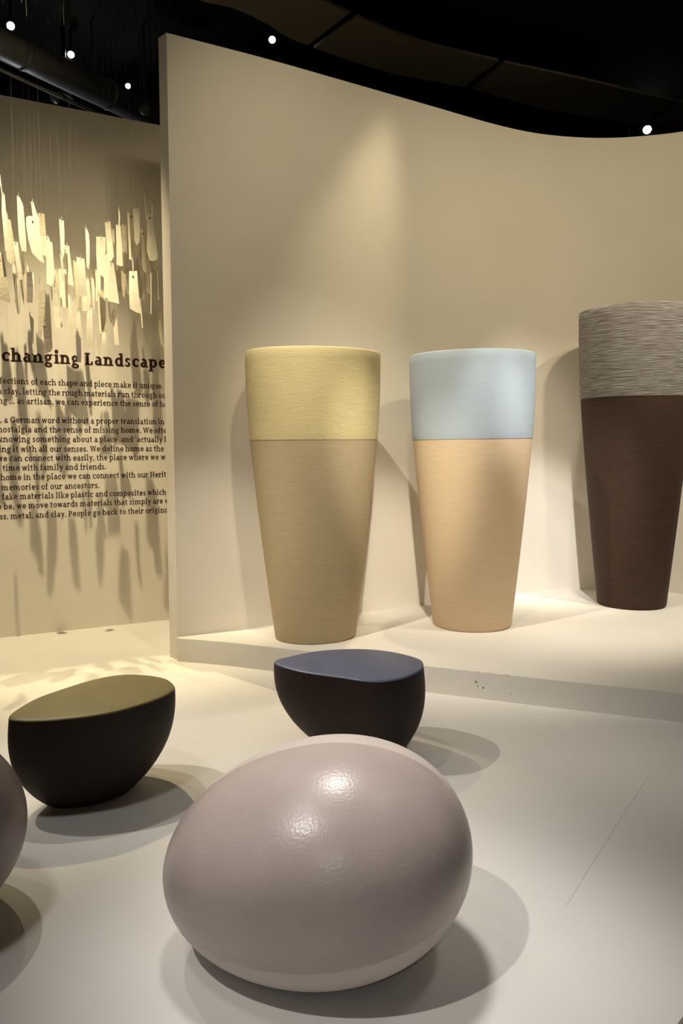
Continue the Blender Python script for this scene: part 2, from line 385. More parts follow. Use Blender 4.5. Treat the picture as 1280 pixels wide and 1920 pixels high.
# ------------------------------------------------------------------ hanging shards, one thing each, with its nylon thread
SHARDS = [
  ('long hair-thin curved ceramic sliver at the far left edge, topmost of all',0,[-2.309,5.603,3.231],0.537,[(-0.0105,0.0963),(-0.0042,0.0755),(0.0021,-0.0078),(0.0105,-0.0911),(0.0042,-0.0963),(-0.0042,-0.0078),(-0.0105,0.0338)]),
  ('narrow cream ceramic strip with a pierced top, upper left above the letter c',0,[-2.323,5.674,3.01],0.536,[(-0.0139,0.1913),(0.0053,0.1913),(0.0075,0.1228),(0.0107,0.0595),(0.016,-0.0564),(0.0181,-0.1723),(0.0075,-0.1913),(-0.0053,-0.1881),(-0.0117,-0.0564),(-0.0181,0.0595),(-0.016,0.1228)]),
  ('buff ceramic strip with ragged lower edge right behind the pierced far left strip',1,[-2.351,5.819,2.938],0.391,[(-0.0248,0.1753),(-0.0097,0.1753),(-0.0076,0.1375),(0.0097,0.1321),(0.0259,-0.0081),(0.028,-0.1483),(-0.0011,-0.1753),(-0.0227,-0.1483),(-0.028,-0.0944),(-0.0205,0.0351)]),
  ('tall pale ceramic strip with a twisted tie on top, stepped bottom corner',0,[-2.249,5.783,3.034],0.268,[(-0.0257,0.192),(-0.0086,0.1834),(0.0075,0.1461),(0.015,0.1194),(0.0257,-0.1045),(0.0257,-0.192),(-0.0064,-0.1845),(-0.0193,-0.1205),(-0.0247,0.0235)]),
  ('broadest cream shard, upper left, with its bottom cut to a long slant',0,[-2.202,5.899,2.954],0.143,[(-0.0559,0.1542),(-0.0393,0.165),(0.0161,0.165),(0.0327,0.1542),(0.0349,0.0622),(0.0493,-0.1109),(0.0581,-0.165),(0.0216,-0.1434),(-0.0227,-0.0947),(-0.0449,-0.0027),(-0.0581,0.1055)]),
  ('narrow shard with pointed neck hanging in front of the broadest cream shard',0,[-2.141,5.739,3.031],0.301,[(-0.0206,0.1421),(-0.0026,0.1379),(0.0037,0.1084),(0.0206,0.0453),(0.0185,-0.0284),(0.0058,-0.1421),(-0.01,-0.1421),(-0.0047,-0.0284),(-0.0132,0.0558)]),
  ('dull beige shard tucked directly behind the right side of the broadest shard',1,[-2.189,6.009,3.011],0.305,[(-0.0281,0.1583),(0.0193,0.155),(0.0248,0.0286),(0.0281,-0.1583),(-0.0028,-0.1363),(-0.0248,0.0286)]),
  ('cream shard with notched shoulder right of and below the broadest shard',0,[-2.088,5.87,2.794],0.123,[(-0.0274,0.1756),(-0.0077,0.1756),(0.0033,0.1403),(0.0186,0.1328),(0.023,-0.015),(0.0296,-0.0899),(0.011,-0.1756),(-0.0296,-0.1542),(-0.0274,0.0171)]),
  ('slim bright strip with dark hole at top, hanging alone above the letters ng',0,[-2.012,5.911,2.959],0.112,[(-0.0176,0.1449),(-0.0011,0.1341),(0.0154,0.1341),(0.0176,0.059),(0.0121,-0.1019),(-0.0011,-0.1449),(-0.0121,-0.118),(-0.0143,0.0054)]),
  ('thin tapering splinter just below the slim strip with a dark hole',0,[-1.988,5.821,2.745],0.569,[(-0.0109,0.0915),(0.0022,0.0967),(0.0087,0.0069),(0.0109,-0.0967),(0.0022,-0.0936),(-0.0054,0.0069)]),
  ('leaning cream strip with slanted foot, right of the slim strip with dark hole',0,[-2.001,6.008,2.795],0.395,[(-0.0306,0.1458),(0.0055,0.1426),(0.0131,0.0501),(0.0306,-0.1458),(-0.0055,-0.135),(-0.0175,-0.037),(-0.0262,0.0501)]),
  ('lone narrow shard split by a dark line, left of the rightmost cluster',0,[-1.855,5.996,2.915],0.173,[(-0.0147,0.1499),(-0.0038,0.1413),(0.0103,0.1089),(0.0147,0.0227),(0.0103,-0.1068),(0.0016,-0.1499),(-0.0114,-0.1284),(-0.0114,0.0227)]),
  ('long narrow shard hanging close on the left of the white oblong shard, mid cluster',1,[-1.98,6.099,2.681],0.283,[(-0.0176,0.1725),(0.0066,0.1637),(0.0099,0.0865),(0.0176,-0.0788),(0.0154,-0.1725),(0.0011,-0.167),(-0.0066,-0.0237),(-0.0154,0.0865)]),
  ('bright oblong shard with hole near its square top, middle of the cluster',0,[-1.874,5.906,2.692],0.535,[(-0.0344,0.1395),(0.0202,0.131),(0.0235,0.0309),(0.0344,-0.1289),(-0.0268,-0.1395),(-0.0333,0.0096)]),
  ('cream shard half hidden behind the lower right of the bright oblong shard',0,[-1.898,6.063,2.594],0.494,[(-0.0056,0.1212),(0.0222,0.119),(0.0334,-0.0011),(0.0334,-0.1103),(-0.0278,-0.1212),(-0.0334,-0.0229),(-0.0033,0.0098)]),
  ('wide white rectangular shard with slanted bottom, left end of the right cluster',0,[-1.77,6.042,2.861],0.45,[(-0.0329,0.1477),(0.0329,0.1499),(0.0351,0.0503),(0.0263,-0.1228),(0.0208,-0.1499),(-0.0329,-0.1066),(-0.0351,0.0287)]),
  ('white shard tilted to the right with tied top, above the wide rectangular one',0,[-1.736,6.14,3.0],0.224,[(-0.0296,0.1371),(0.0099,0.148),(0.0187,0.0329),(0.0296,-0.1097),(0.0055,-0.148),(-0.0187,-0.1206),(-0.022,-0.011)]),
  ('long pale shard overlapping the right edge of the wide white rectangular shard',0,[-1.71,5.972,2.716],0.276,[(-0.0246,0.1671),(0.0053,0.1532),(0.0214,0.0945),(0.0267,-0.087),(0.0053,-0.1671),(-0.0267,-0.1564),(-0.0235,0.0198)]),
  ('large white shard widening downwards, lowest bright piece of the right cluster',0,[-1.655,5.922,2.653],0.357,[(-0.0239,0.1453),(0.0058,0.1421),(0.0186,0.0555),(0.0377,-0.1242),(0.0398,-0.1453),(-0.0398,-0.1295),(-0.0292,-0.0291)]),
  ('very narrow strip between the tilted white shard and the tapered square-topped shard',0,[-1.727,6.224,2.978],0.06,[(-0.0114,0.136),(0.0045,0.136),(0.0091,0.0139),(0.0114,-0.136),(-0.0045,-0.1304),(-0.0091,0.0139)]),
  ('cream shard with small hole under a thin hanging rod, right cluster',0,[-1.654,6.105,2.962],0.291,[(-0.0201,0.15),(0.0125,0.1467),(0.0201,0.0),(0.0234,-0.1467),(0.0016,-0.15),(-0.0234,-0.1391),(-0.0201,0.0)]),
  ('short thin ceramic rod hanging just above the cream shard with small hole',0,[-1.632,6.037,3.145],0.154,[(-0.0043,0.0672),(0.0043,0.0618),(0.0065,-0.0027),(0.0,-0.0672),(-0.0065,-0.065),(-0.0022,-0.0027)]),
  ('even-sided beige strip with rounded foot, next right of the holed cream shard',1,[-1.637,6.193,2.955],0.441,[(-0.0185,0.1844),(0.0174,0.1822),(0.0185,0.0303),(0.0174,-0.1569),(-0.0017,-0.1844),(-0.0151,-0.1679),(-0.0162,0.0303)]),
  ('slim bright strip along the left edge of the shaded grey-beige blade, right cluster',0,[-1.586,6.142,3.041],0.044,[(-0.0123,0.1766),(0.0011,0.1799),(0.0033,0.0327),(0.0123,-0.1799),(-0.0056,-0.169),(-0.01,-0.0218)]),
  ('shaded beige blade with curved foot behind the bright pointed shard, upper right',1,[-1.592,6.331,3.104],0.332,[(-0.0439,0.1683),(-0.0068,0.1683),(-0.0034,0.0168),(0.0383,-0.0393),(0.0439,-0.1683),(0.0045,-0.1571),(-0.0293,-0.1346),(-0.0394,0.0168)]),
  ('bright shard pointed like a pencil at the bottom, high in the right cluster',0,[-1.526,6.129,3.107],0.422,[(-0.0221,0.1259),(0.0,0.14),(0.0221,0.1227),(0.021,0.0119),(0.0187,-0.1075),(0.0,-0.14),(-0.0187,-0.1129),(-0.021,0.0011)]),
  ('thin ceramic needle with knobbed top, highest piece near the white partition end',0,[-1.475,6.201,3.275],0.103,[(-0.0088,0.1068),(-0.0011,0.1013),(0.0044,-0.0082),(0.0088,-0.1068),(0.0022,-0.1013),(-0.0044,-0.0082)]),
  ('short thin needle with round knob just above the broad upper right shard',0,[-1.428,6.227,3.257],0.415,[(-0.0061,0.0467),(0.0061,0.0467),(0.0039,-0.0467),(-0.005,-0.0445)]),
  ('broad cream shard flaring to a folded foot, upper right next to the partition',0,[-1.414,6.132,3.031],0.405,[(-0.033,0.1703),(0.0022,0.1758),(0.0132,0.0838),(0.0396,-0.1325),(0.0374,-0.1595),(0.0044,-0.1758),(-0.0231,-0.1703),(-0.0396,-0.1109),(-0.0352,0.0189)]),
  ('dull beige knife-shaped shard with notched neck, left of the broad flaring shard',1,[-1.492,6.272,2.954],0.002,[(-0.0461,0.1756),(0.0017,0.1734),(0.004,0.0626),(0.0154,-0.0593),(0.0461,-0.1756),(0.0063,-0.1645),(-0.0279,-0.1424),(-0.0359,-0.0593),(-0.0302,0.0626),(-0.0393,0.118)]),
  ('short thin rod hanging above the white shard with curved slanting foot',0,[-1.549,6.082,2.817],0.349,[(-0.0054,0.0539),(0.0033,0.0431),(0.0054,-0.0539),(-0.0043,-0.0539)]),
  ('large white shard with hole and curved slanting foot, lower right of the cluster',0,[-1.523,6.016,2.604],0.009,[(-0.0384,0.1525),(0.0198,0.1547),(0.0264,0.0427),(0.0417,-0.1547),(0.0055,-0.144),(-0.0384,-0.1173),(-0.0417,-0.0107)]),
  ('leaning beige shard right of the large white shard with curved foot',1,[-1.581,6.417,2.771],0.243,[(-0.0329,0.1505),(-0.0102,0.1391),(0.0011,0.0369),(0.0295,-0.0653),(0.0329,-0.1505),(0.0011,-0.1505),(-0.0102,-0.054),(-0.0239,0.0596)]),
  ('long thin needle hanging lowest right of the white shard with curved foot',0,[-1.519,6.178,2.481],0.211,[(-0.0098,0.1115),(0.0055,0.1093),(0.0033,0.0437),(0.0098,-0.1093),(0.0033,-0.1115),(-0.0055,0.0109)]),
  ('long thin needle directly below the knife-shaped beige shard',0,[-1.451,6.214,2.633],0.087,[(-0.005,0.1563),(0.0072,0.1563),(0.0061,-0.0027),(0.0017,-0.1508),(-0.0072,-0.1563),(-0.0017,-0.0027)]),
  ('thin curved needle nearest the white partition end, at middle height',0,[-1.42,6.322,2.721],0.137,[(-0.0067,0.1197),(0.0011,0.1142),(0.0034,-0.0195),(0.0067,-0.1197),(-0.0011,-0.1142),(-0.0034,0.0028)]),
  ('slender bent shard hanging low by the partition end above the letters pe',1,[-1.414,6.382,2.38],0.365,[(-0.0199,0.1517),(-0.0006,0.1517),(0.0028,0.0393),(0.0199,-0.1517),(-0.0085,-0.0955),(-0.0199,0.0169)]),
  ('dim beige shard peeping out below the knife-shaped shard, close to the wall',1,[-1.525,6.368,2.743],0.147,[(-0.0339,0.0889),(0.0,0.0833),(0.0282,0.0439),(0.0339,-0.0889),(0.0,-0.0743),(-0.0169,0.0101)]),
  ('very short thin needle just below the broad flaring upper right shard',0,[-1.448,6.387,2.885],0.054,[(-0.004,0.0478),(0.004,0.0478),(0.004,-0.0366),(-0.004,-0.0478)]),
  ('bright sliver half hidden by the end of the white partition',0,[-1.385,6.398,2.98],0.309,[(-0.009,0.1125),(0.0034,0.1125),(0.009,-0.1125),(-0.0068,-0.1125)]),
  ('dim beige shard hanging directly below the holed cream shard, right cluster',1,[-1.717,6.309,2.763],0.241,[(-0.0169,0.1135),(0.0146,0.1113),(0.0169,0.0214),(0.0146,-0.0854),(-0.0034,-0.1135),(-0.0169,-0.0686)]),
  ('dim ragged shard below the even-sided beige strip with rounded foot',1,[-1.667,6.257,2.708],0.404,[(-0.0169,0.1029),(0.0169,0.0918),(0.0135,-0.0195),(0.0056,-0.1029),(-0.009,-0.0862),(-0.0169,0.0028)]),
  ('tapering splinter hanging left of the large white shard with curved foot',1,[-1.662,6.339,2.69],0.13,[(-0.0119,0.0845),(-0.0006,0.0845),(0.0028,0.0056),(0.0119,-0.0845),(0.0051,-0.0845),(-0.0062,-0.0056)]),
  ('beige shard with sloping shoulder below and left of the wide white rectangle',0,[-1.83,6.1,2.661],0.205,[(-0.0231,0.1215),(0.0099,0.1215),(0.0319,0.0974),(0.0297,-0.023),(0.0154,-0.0887),(-0.0121,-0.1215),(-0.0319,-0.0996),(-0.0286,0.0208)]),
  ('narrow curled strip along the left side of the sloping-shouldered beige shard',0,[-1.828,6.011,2.569],0.439,[(-0.012,0.1404),(0.0033,0.1404),(0.012,0.0594),(0.0076,-0.081),(0.0011,-0.1404),(-0.0076,-0.027)]),
  ('beige rectangular strip with square ends, low above the letter a of the second word',1,[-1.811,6.19,2.49],0.288,[(-0.0188,0.1635),(0.0166,0.158),(0.02,0.0028),(0.0244,-0.1524),(-0.0166,-0.1635),(-0.0244,0.0028)]),
  ('slim cream strip on the left edge of the low beige rectangular strip',0,[-1.771,5.962,2.444],0.292,[(-0.0123,0.1416),(0.0016,0.1523),(0.0048,0.0134),(0.0123,-0.1523),(-0.0016,-0.1363),(-0.008,-0.008)]),
  ('short cream stub hanging directly below the low beige rectangular strip',0,[-1.794,6.12,2.284],0.158,[(-0.0204,0.0427),(0.0149,0.0482),(0.0204,0.0044),(0.0182,-0.0482),(-0.0182,-0.0449)]),
  ('long white shard with rounded foot hanging just above the capital L',0,[-1.834,5.928,2.33],0.067,[(-0.0088,0.1466),(0.0208,0.152),(0.0241,0.024),(0.0274,-0.152),(-0.0033,-0.1466),(-0.0274,-0.1306),(-0.023,0.024)]),
  ('tiny thin splinter beside the top of the long white shard above the capital L',0,[-1.915,6.134,2.461],0.511,[(-0.0045,0.0414),(0.0045,0.0414),(0.0045,-0.0414),(-0.0045,-0.0304)]),
  ('curved shard bending behind the left of the low straight white strip',1,[-1.763,6.205,2.484],0.078,[(-0.0136,0.0765),(-0.0023,0.0676),(0.0068,0.0011),(0.0136,-0.0765),(0.0,-0.0654),(-0.0113,-0.01)]),
  ('low straight white strip with hole, hanging above the letters nd',0,[-1.681,6.045,2.354],0.437,[(-0.0224,0.1294),(0.0082,0.1294),(0.0148,0.0377),(0.0257,-0.1294),(-0.0071,-0.1294),(-0.0148,-0.0054),(-0.0257,0.0593)]),
  ('white rectangular shard at mid height below the splinter, above the first g',0,[-2.062,6.054,2.64],0.265,[(-0.0308,0.1418),(0.0242,0.1385),(0.0308,0.0341),(0.0297,-0.1418),(-0.022,-0.1308),(-0.0275,-0.0099)]),
  ('dim short shard overlapping the left edge of the mid-height white rectangle',1,[-2.075,5.968,2.672],0.551,[(-0.0167,0.0842),(0.0167,0.0842),(0.0167,-0.0299),(0.0033,-0.0842),(-0.0133,-0.0407)]),
  ('bright long strip with rounded top, low and left of the mid-height white rectangle',0,[-2.036,5.819,2.473],0.288,[(-0.0223,0.1557),(0.0064,0.16),(0.0138,0.0837),(0.0202,-0.0434),(0.0223,-0.16),(-0.0074,-0.1547),(-0.0202,-0.0434)]),
  ('small thin splinter beside the foot of the bright round-topped strip',0,[-2.106,6.11,2.409],0.541,[(-0.0097,0.0444),(0.0074,0.0),(0.0097,-0.0444),(-0.0006,-0.0444)]),
  ('thin needle hanging below the notched-shoulder cream shard',0,[-2.108,5.939,2.593],0.368,[(-0.0065,0.0623),(0.0043,0.0569),(0.0065,-0.0244),(0.0022,-0.0623),(-0.0043,-0.0569)]),
  ('narrow curved strip at the left of the low cluster above the letter n',0,[-1.979,5.94,2.447],0.197,[(-0.013,0.127),(0.0022,0.1334),(0.0108,0.028),(0.013,-0.1227),(0.0,-0.1334),(-0.0087,-0.0151)]),
  ('forked cream shard in the middle of the low cluster above the letter n',0,[-1.931,5.887,2.407],0.433,[(-0.0172,0.1358),(0.0043,0.1411),(0.0204,0.0719),(0.0182,0.0186),(0.0043,-0.1304),(-0.0118,-0.1411),(-0.0204,0.0186)]),
  ('cream shard with peaked top at the right of the low cluster above the second n',0,[-1.923,5.971,2.361],0.395,[(-0.0195,0.0835),(0.0043,0.1051),(0.0108,-0.0027),(0.0238,-0.1051),(-0.0195,-0.1051),(-0.0238,-0.0027)]),
  ('shaded grey-brown shard hanging lowest of all, overlapping the last g of the first word',2,[-1.876,5.792,2.173],0.402,[(-0.0168,0.0994),(0.0168,0.0732),(0.0168,-0.0575),(0.0137,-0.0994),(-0.0126,-0.0994),(-0.0168,0.0471)]),
  ('shaded grey-brown slanted shard hanging low above the first letter g',2,[-2.076,5.728,2.229],0.33,[(-0.0251,0.0932),(0.0031,0.1037),(0.0168,0.0094),(0.0251,-0.0848),(-0.0126,-0.1037),(-0.0209,-0.001)]),
  ('cream strip with slant-cut pointed top hanging lowest above the first letter a',0,[-2.203,5.808,2.271],0.229,[(-0.0215,0.1431),(0.0032,0.1132),(0.0172,0.0705),(0.0215,-0.1004),(0.0215,-0.1431),(-0.0043,-0.1431),(-0.0151,0.0064)]),
  ('long rough textured beige shard with forked top above the first n',1,[-2.128,5.78,2.439],0.42,[(-0.018,0.1985),(-0.0021,0.2038),(0.0276,0.1826),(0.0276,0.0715),(0.0191,-0.0344),(-0.0021,-0.1826),(-0.0127,-0.2038),(-0.0276,-0.1826),(-0.0233,-0.0344),(-0.018,0.0715)]),
  ('shaded grey-brown rectangular shard with a bright strip along its right side',2,[-2.19,5.735,2.588],0.176,[(-0.0161,0.1029),(0.0183,0.1081),(0.0215,0.0026),(0.0161,-0.1081),(-0.0215,-0.1029)]),
  ('bright strip on the right side of the grey-brown rectangular shard',0,[-2.197,5.811,2.6],0.454,[(-0.0107,0.1121),(0.0097,0.1121),(0.0107,0.0053),(0.0075,-0.1121),(-0.0107,-0.11)]),
  ('small triangular cream chip above the grey-brown rectangular shard',0,[-2.222,5.798,2.731],0.431,[(-0.0134,0.032),(-0.0027,0.0267),(0.0134,-0.032),(-0.0027,-0.032)]),
  ('cream blade with hole and slanted foot hanging left of the small triangular chip',0,[-2.253,5.701,2.76],0.317,[(-0.0264,0.1291),(0.0053,0.1291),(0.0127,0.0132),(0.0232,-0.0395),(0.0264,-0.1238),(0.0,-0.1291),(-0.0127,-0.0079)]),
  ('thin looping curl at the left of the grey curled shard',0,[-2.302,5.754,2.637],0.524,[(-0.0113,0.1118),(0.0048,0.1331),(0.0135,0.0586),(-0.0005,-0.0479),(0.0027,-0.1331),(-0.0059,-0.1012),(-0.0135,0.0053)]),
  ('shaded grey curled shard with rounded foot on the left, below the holed cream blade',2,[-2.317,5.826,2.557],0.232,[(-0.0191,0.1212),(0.0027,0.1428),(0.0169,0.0566),(0.0191,-0.1266),(0.0027,-0.1428),(-0.0136,-0.0512)]),
  ('thin pale edge strip hanging over the middle of the grey curled shard',0,[-2.229,5.634,2.518],0.324,[(-0.0073,0.1328),(0.0021,0.1328),(0.0052,0.0078),(0.0073,-0.1172),(-0.001,-0.1328),(-0.0052,0.0078)]),
  ('thin bent splinter at the right of the grey curled shard',0,[-2.311,5.908,2.614],0.516,[(-0.011,0.1199),(0.0,0.0872),(0.011,-0.0545),(0.0088,-0.1199),(-0.0022,-0.0545),(-0.0088,0.0327)]),
  ('narrow strip hanging below the tall pale strip with the twisted tie',0,[-2.276,5.848,2.792],0.314,[(-0.0054,0.0998),(0.0076,0.0944),(0.0108,-0.0404),(0.0076,-0.0944),(-0.0076,-0.0998),(-0.0108,0.0135)]),
  ('dim narrow shard left of the grey-brown rectangular shard',1,[-2.318,5.985,2.653],0.472,[(-0.0083,0.1048),(0.0083,0.1048),(0.0083,-0.1048),(-0.005,-0.1048)]),
  ('large rough beige shard cut off by the left edge of the picture',1,[-2.377,5.714,2.655],0.448,[(-0.0426,0.1728),(0.016,0.1675),(0.032,0.0292),(0.0533,-0.1728),(0.0107,-0.1622),(-0.0533,-0.1409)]),
]

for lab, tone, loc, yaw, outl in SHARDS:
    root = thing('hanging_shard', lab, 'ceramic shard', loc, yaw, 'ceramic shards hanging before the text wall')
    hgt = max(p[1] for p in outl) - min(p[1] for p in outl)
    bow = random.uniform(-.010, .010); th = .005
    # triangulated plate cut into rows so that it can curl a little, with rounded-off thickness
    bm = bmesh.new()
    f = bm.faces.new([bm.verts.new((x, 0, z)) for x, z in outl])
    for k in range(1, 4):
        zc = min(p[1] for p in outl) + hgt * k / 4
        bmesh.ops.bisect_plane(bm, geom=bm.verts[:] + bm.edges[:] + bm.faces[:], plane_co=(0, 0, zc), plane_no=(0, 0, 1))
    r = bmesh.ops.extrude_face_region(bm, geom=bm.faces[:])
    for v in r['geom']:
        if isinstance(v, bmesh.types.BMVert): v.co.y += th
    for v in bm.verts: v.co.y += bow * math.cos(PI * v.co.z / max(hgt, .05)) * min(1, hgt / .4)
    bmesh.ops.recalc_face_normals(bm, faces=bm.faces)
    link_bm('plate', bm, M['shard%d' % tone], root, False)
    top = max(outl, key=lambda p: p[1])
    tops = [p for p in outl if p[1] > top[1] - .02]
    tx = sum(p[0] for p in tops) / len(tops)
    wid = max(p[0] for p in outl) - min(p[0] for p in outl)
    y0 = bow * math.cos(PI * .5) + th / 2
    bm = bmesh.new(); tube(bm, (tx, y0, top[1] - .012), (tx, y0, CEIL - loc[2]), .0002, n=4)
    tube(bm, (tx, y0 - .004, top[1] - .012), (tx + .004, y0, top[1] + .016), .0026, n=5)     # the knot
    link_bm('thread', bm, M['nylon'], root, False)
    if wid > .07 and hgt > .3:
        bm = bmesh.new(); tube(bm, (tx, -th * 1.2 - abs(bow) * .2, top[1] - .04), (tx, th * .5, top[1] - .04), .0055, n=8)
        link_bm('hole', bm, M['hole'], root, False)
# further threads of the same installation, going up into the dark
bm = bmesh.new(); rr = random.Random(9)
for _ in range(170):
    sx = rr.uniform(-.5, 1.25); of = rr.uniform(.15, .95); p = A + D * sx + N * of
    zb = rr.uniform(4.1, 4.7)
    tube(bm, (p.x, p.y, zb), (p.x, p.y, CEIL), .0004, n=4)
    for _k in range(2):
        zk = rr.uniform(zb, CEIL - .1); tube(bm, (p.x, p.y, zk), (p.x, p.y, zk + rr.uniform(.015, .05)), .0026, n=5)
o = link_bm('thread_curtain', bm, M['nylon_dark'], None, False)
o['kind'] = 'stuff'; o['label'] = 'sparse curtain of nylon threads glinting under the black ceiling'; o['category'] = 'threads'
bm = bmesh.new()
for _ in range(26):
    t = rr.uniform(0, 1); x = 2.9 + t * 2.2; y = 8.55 + t * .5
    zb = rr.uniform(4.55, 4.75); tube(bm, (x, y, zb), (x, y, CEIL), .0004, n=4)
    tube(bm, (x, y, zb), (x, y, zb + .04), .004, n=5)
o = link_bm('thread_curtain', bm, M['nylon_dark'], None, False)
o['kind'] = 'stuff'; o['label'] = 'short nylon threads glinting beside the lit lamp at upper right'; o['category'] = 'threads'

# ------------------------------------------------------------------ tall vases
def make_vase(loc, label, r_base, r_top, z_seam, z_top, prof, mb, mt, rz=0.0, sq=1.0, lean=0.0):
    """prof: list of (z fraction, radius fraction between base and top radius)."""
    t = thing('tall_vase', label, 'vase', loc, rz, 'tall tapering vases on the platform')
    t.rotation_euler.y = lean
    n = 72
    pr = catmull([(f, 0, k) for f, k in prof], 8)
    def rad(z):
        f = z / z_top
        for a, b in zip(pr, pr[1:]):
            if a.x <= f <= b.x + 1e-6:
                q = (f - a.x) / max(b.x - a.x, 1e-6); return r_base + (r_top - r_base) * (a.z + (b.z - a.z) * q)
        return r_top
    def ring(r, z): return [(r * math.cos(2 * PI * i / n), r * sq * math.sin(2 * PI * i / n), z) for i in range(n)]
    bm = bmesh.new()
    zs = [0.0, 0.006, 0.02] + [0.02 + (z_seam - .02) * k / 24 for k in range(1, 25)]
    rs = [ring(rad(z) - (.010 if z == 0 else .003 if z < .01 else 0), z) for z in zs]
    rings(bm, rs, True, False)
    link_bm('body', bm, mb, t)
    bm = bmesh.new()
    zs = [z_seam + (z_top - .018 - z_seam) * k / 12 for k in range(13)]
    rs = [ring(rad(z_seam) - .001, z_seam), ring(rad(z_seam) + .002, z_seam), ring(rad(z_seam) + .0024, z_seam + .002)] + [ring(rad(z) + .0025, z) for z in zs[1:]]
    rs += [ring(rad(z_top) - .003, z_top - .005), ring(rad(z_top) - .012, z_top), ring(rad(z_top) - .028, z_top), ring(rad(z_top) - .036, z_top - .01)]
    rings(bm, rs, False, False)
    bm.normal_update()
    for e in bm.edges:
        if len(e.link_faces) == 2 and e.calc_face_angle(0) > .6: e.smooth = False
    link_bm('glazed_band', bm, mt, t)
    bm = bmesh.new()
    zi = [z_top - .01 - (z_top - .1) * k / 8 for k in range(9)]
    rings(bm, [ring(rad(max(z, .02)) - .036, z) for z in zi], False, True)
    link_bm('inner_wall', bm, M['vase_in'], t)
    return t
PR = [(0, 0), (.18, .25), (.36, .49), (.55, .72), (.70, .88), (.85, .975), (1, 1)]
make_vase((-0.178, 5.475, .16), 'tall tapering clay vase with a straw yellow upper band, on the platform', .288, .468, 1.360, 1.945, PR, M['clay1'], M['band1'], .5, .84, -.006)
make_vase((0.968, 5.845, .16), 'tall sand-coloured tapering vase with a pale blue-grey upper band', .287, .448, 1.366, 1.968, PR, M['clay2'], M['band2'], 0, 1, -.014)
make_vase((2.415, 6.58, .16), 'tallest vase, dark umber with a scored streaky grey upper band, at right', .272, .448, 1.70, 2.405, PR, M['clay3'], M['band3'], 0, 1, -.012)

# ------------------------------------------------------------------ cut-egg stools
def make_stool(name, label, rim, zs, base_c, base_k, dome, mb, mt, zt=0.0, pw=2.5):
    cx = sum(p[0] for p in rim) / len(rim); cy = sum(p[1] for p in rim) / len(rim)
    t = thing(name, label, 'stool', (cx * .956, cy * .956, zt), 0, 'cut-egg stools on the floor')
    SCL = .956
    rp = catmull([((x - cx) * SCL, (y - cy) * SCL, z) for (x, y), z in zip(rim, zs)], 8, True)
    n = len(rp); zc = sum(p.z for p in rp) / n
    bm = bmesh.new(); rs = []
    K = 22
    for k in range(K + 1):
        f = k / K                                    # 0 at the floor, 1 at the rim
        s = base_k + (1 - base_k) * (1 - (1 - f) ** pw) ** .88
        s *= 1 + .028 * math.sin(PI * min(1, f)) 
        e = (1 - f) ** 1.3
        rs.append([(p.x * s + base_c[0] * e, p.y * s + base_c[1] * e, p.z * (f if k else 0)) for p in rp])
    rings(bm, rs, True, False)
    link_bm('body', bm, mb, t)
    bm = bmesh.new()
    rs = [[(p.x * 1.0, p.y * 1.0, p.z) for p in rp], [(p.x * .992, p.y * .992, p.z + .005) for p in rp]]
    for s in (.96, .9, .8, .65, .5, .35, .2, .08):
        rs.append([(p.x * s, p.y * s, .006 + zc + (p.z - zc) * s + dome * (1 - s * s)) for p in rp])
    rings(bm, rs, False, True)
    link_bm('seat_top', bm, mt, t)
    return t
rimA = [(-1.372, 3.218), (-1.354, 3.416), (-1.29, 3.56), (-1.17, 3.74), (-1.035, 3.815), (-.87, 3.766), (-.785, 3.655), (-.768, 3.555), (-.83, 3.41), (-.979, 3.251), (-1.173, 3.174), (-1.306, 3.168)]
make_stool('cut_egg_stool', 'dark brown cut-egg stool with an olive top, on the floor at left', rimA, [.42] * 12, (-.03, -.005), .48, .012, M['umber'], M['olive'])
rimB = [(-.348, 4.037), (-.245, 4.17), (-.116, 4.259), (.03, 4.295), (.17, 4.285), (.30, 4.215), (.405, 4.09), (.415, 3.97), (.375, 3.86), (.28, 3.745), (.151, 3.70), (0, 3.766), (-.211, 3.874)]
make_stool('cut_egg_stool', 'dark brown cut-egg stool with a slate blue top, behind the mauve egg', rimB, [.42] * 13, (.045, -.02), .50, .012, M['umber'], M['blue'])

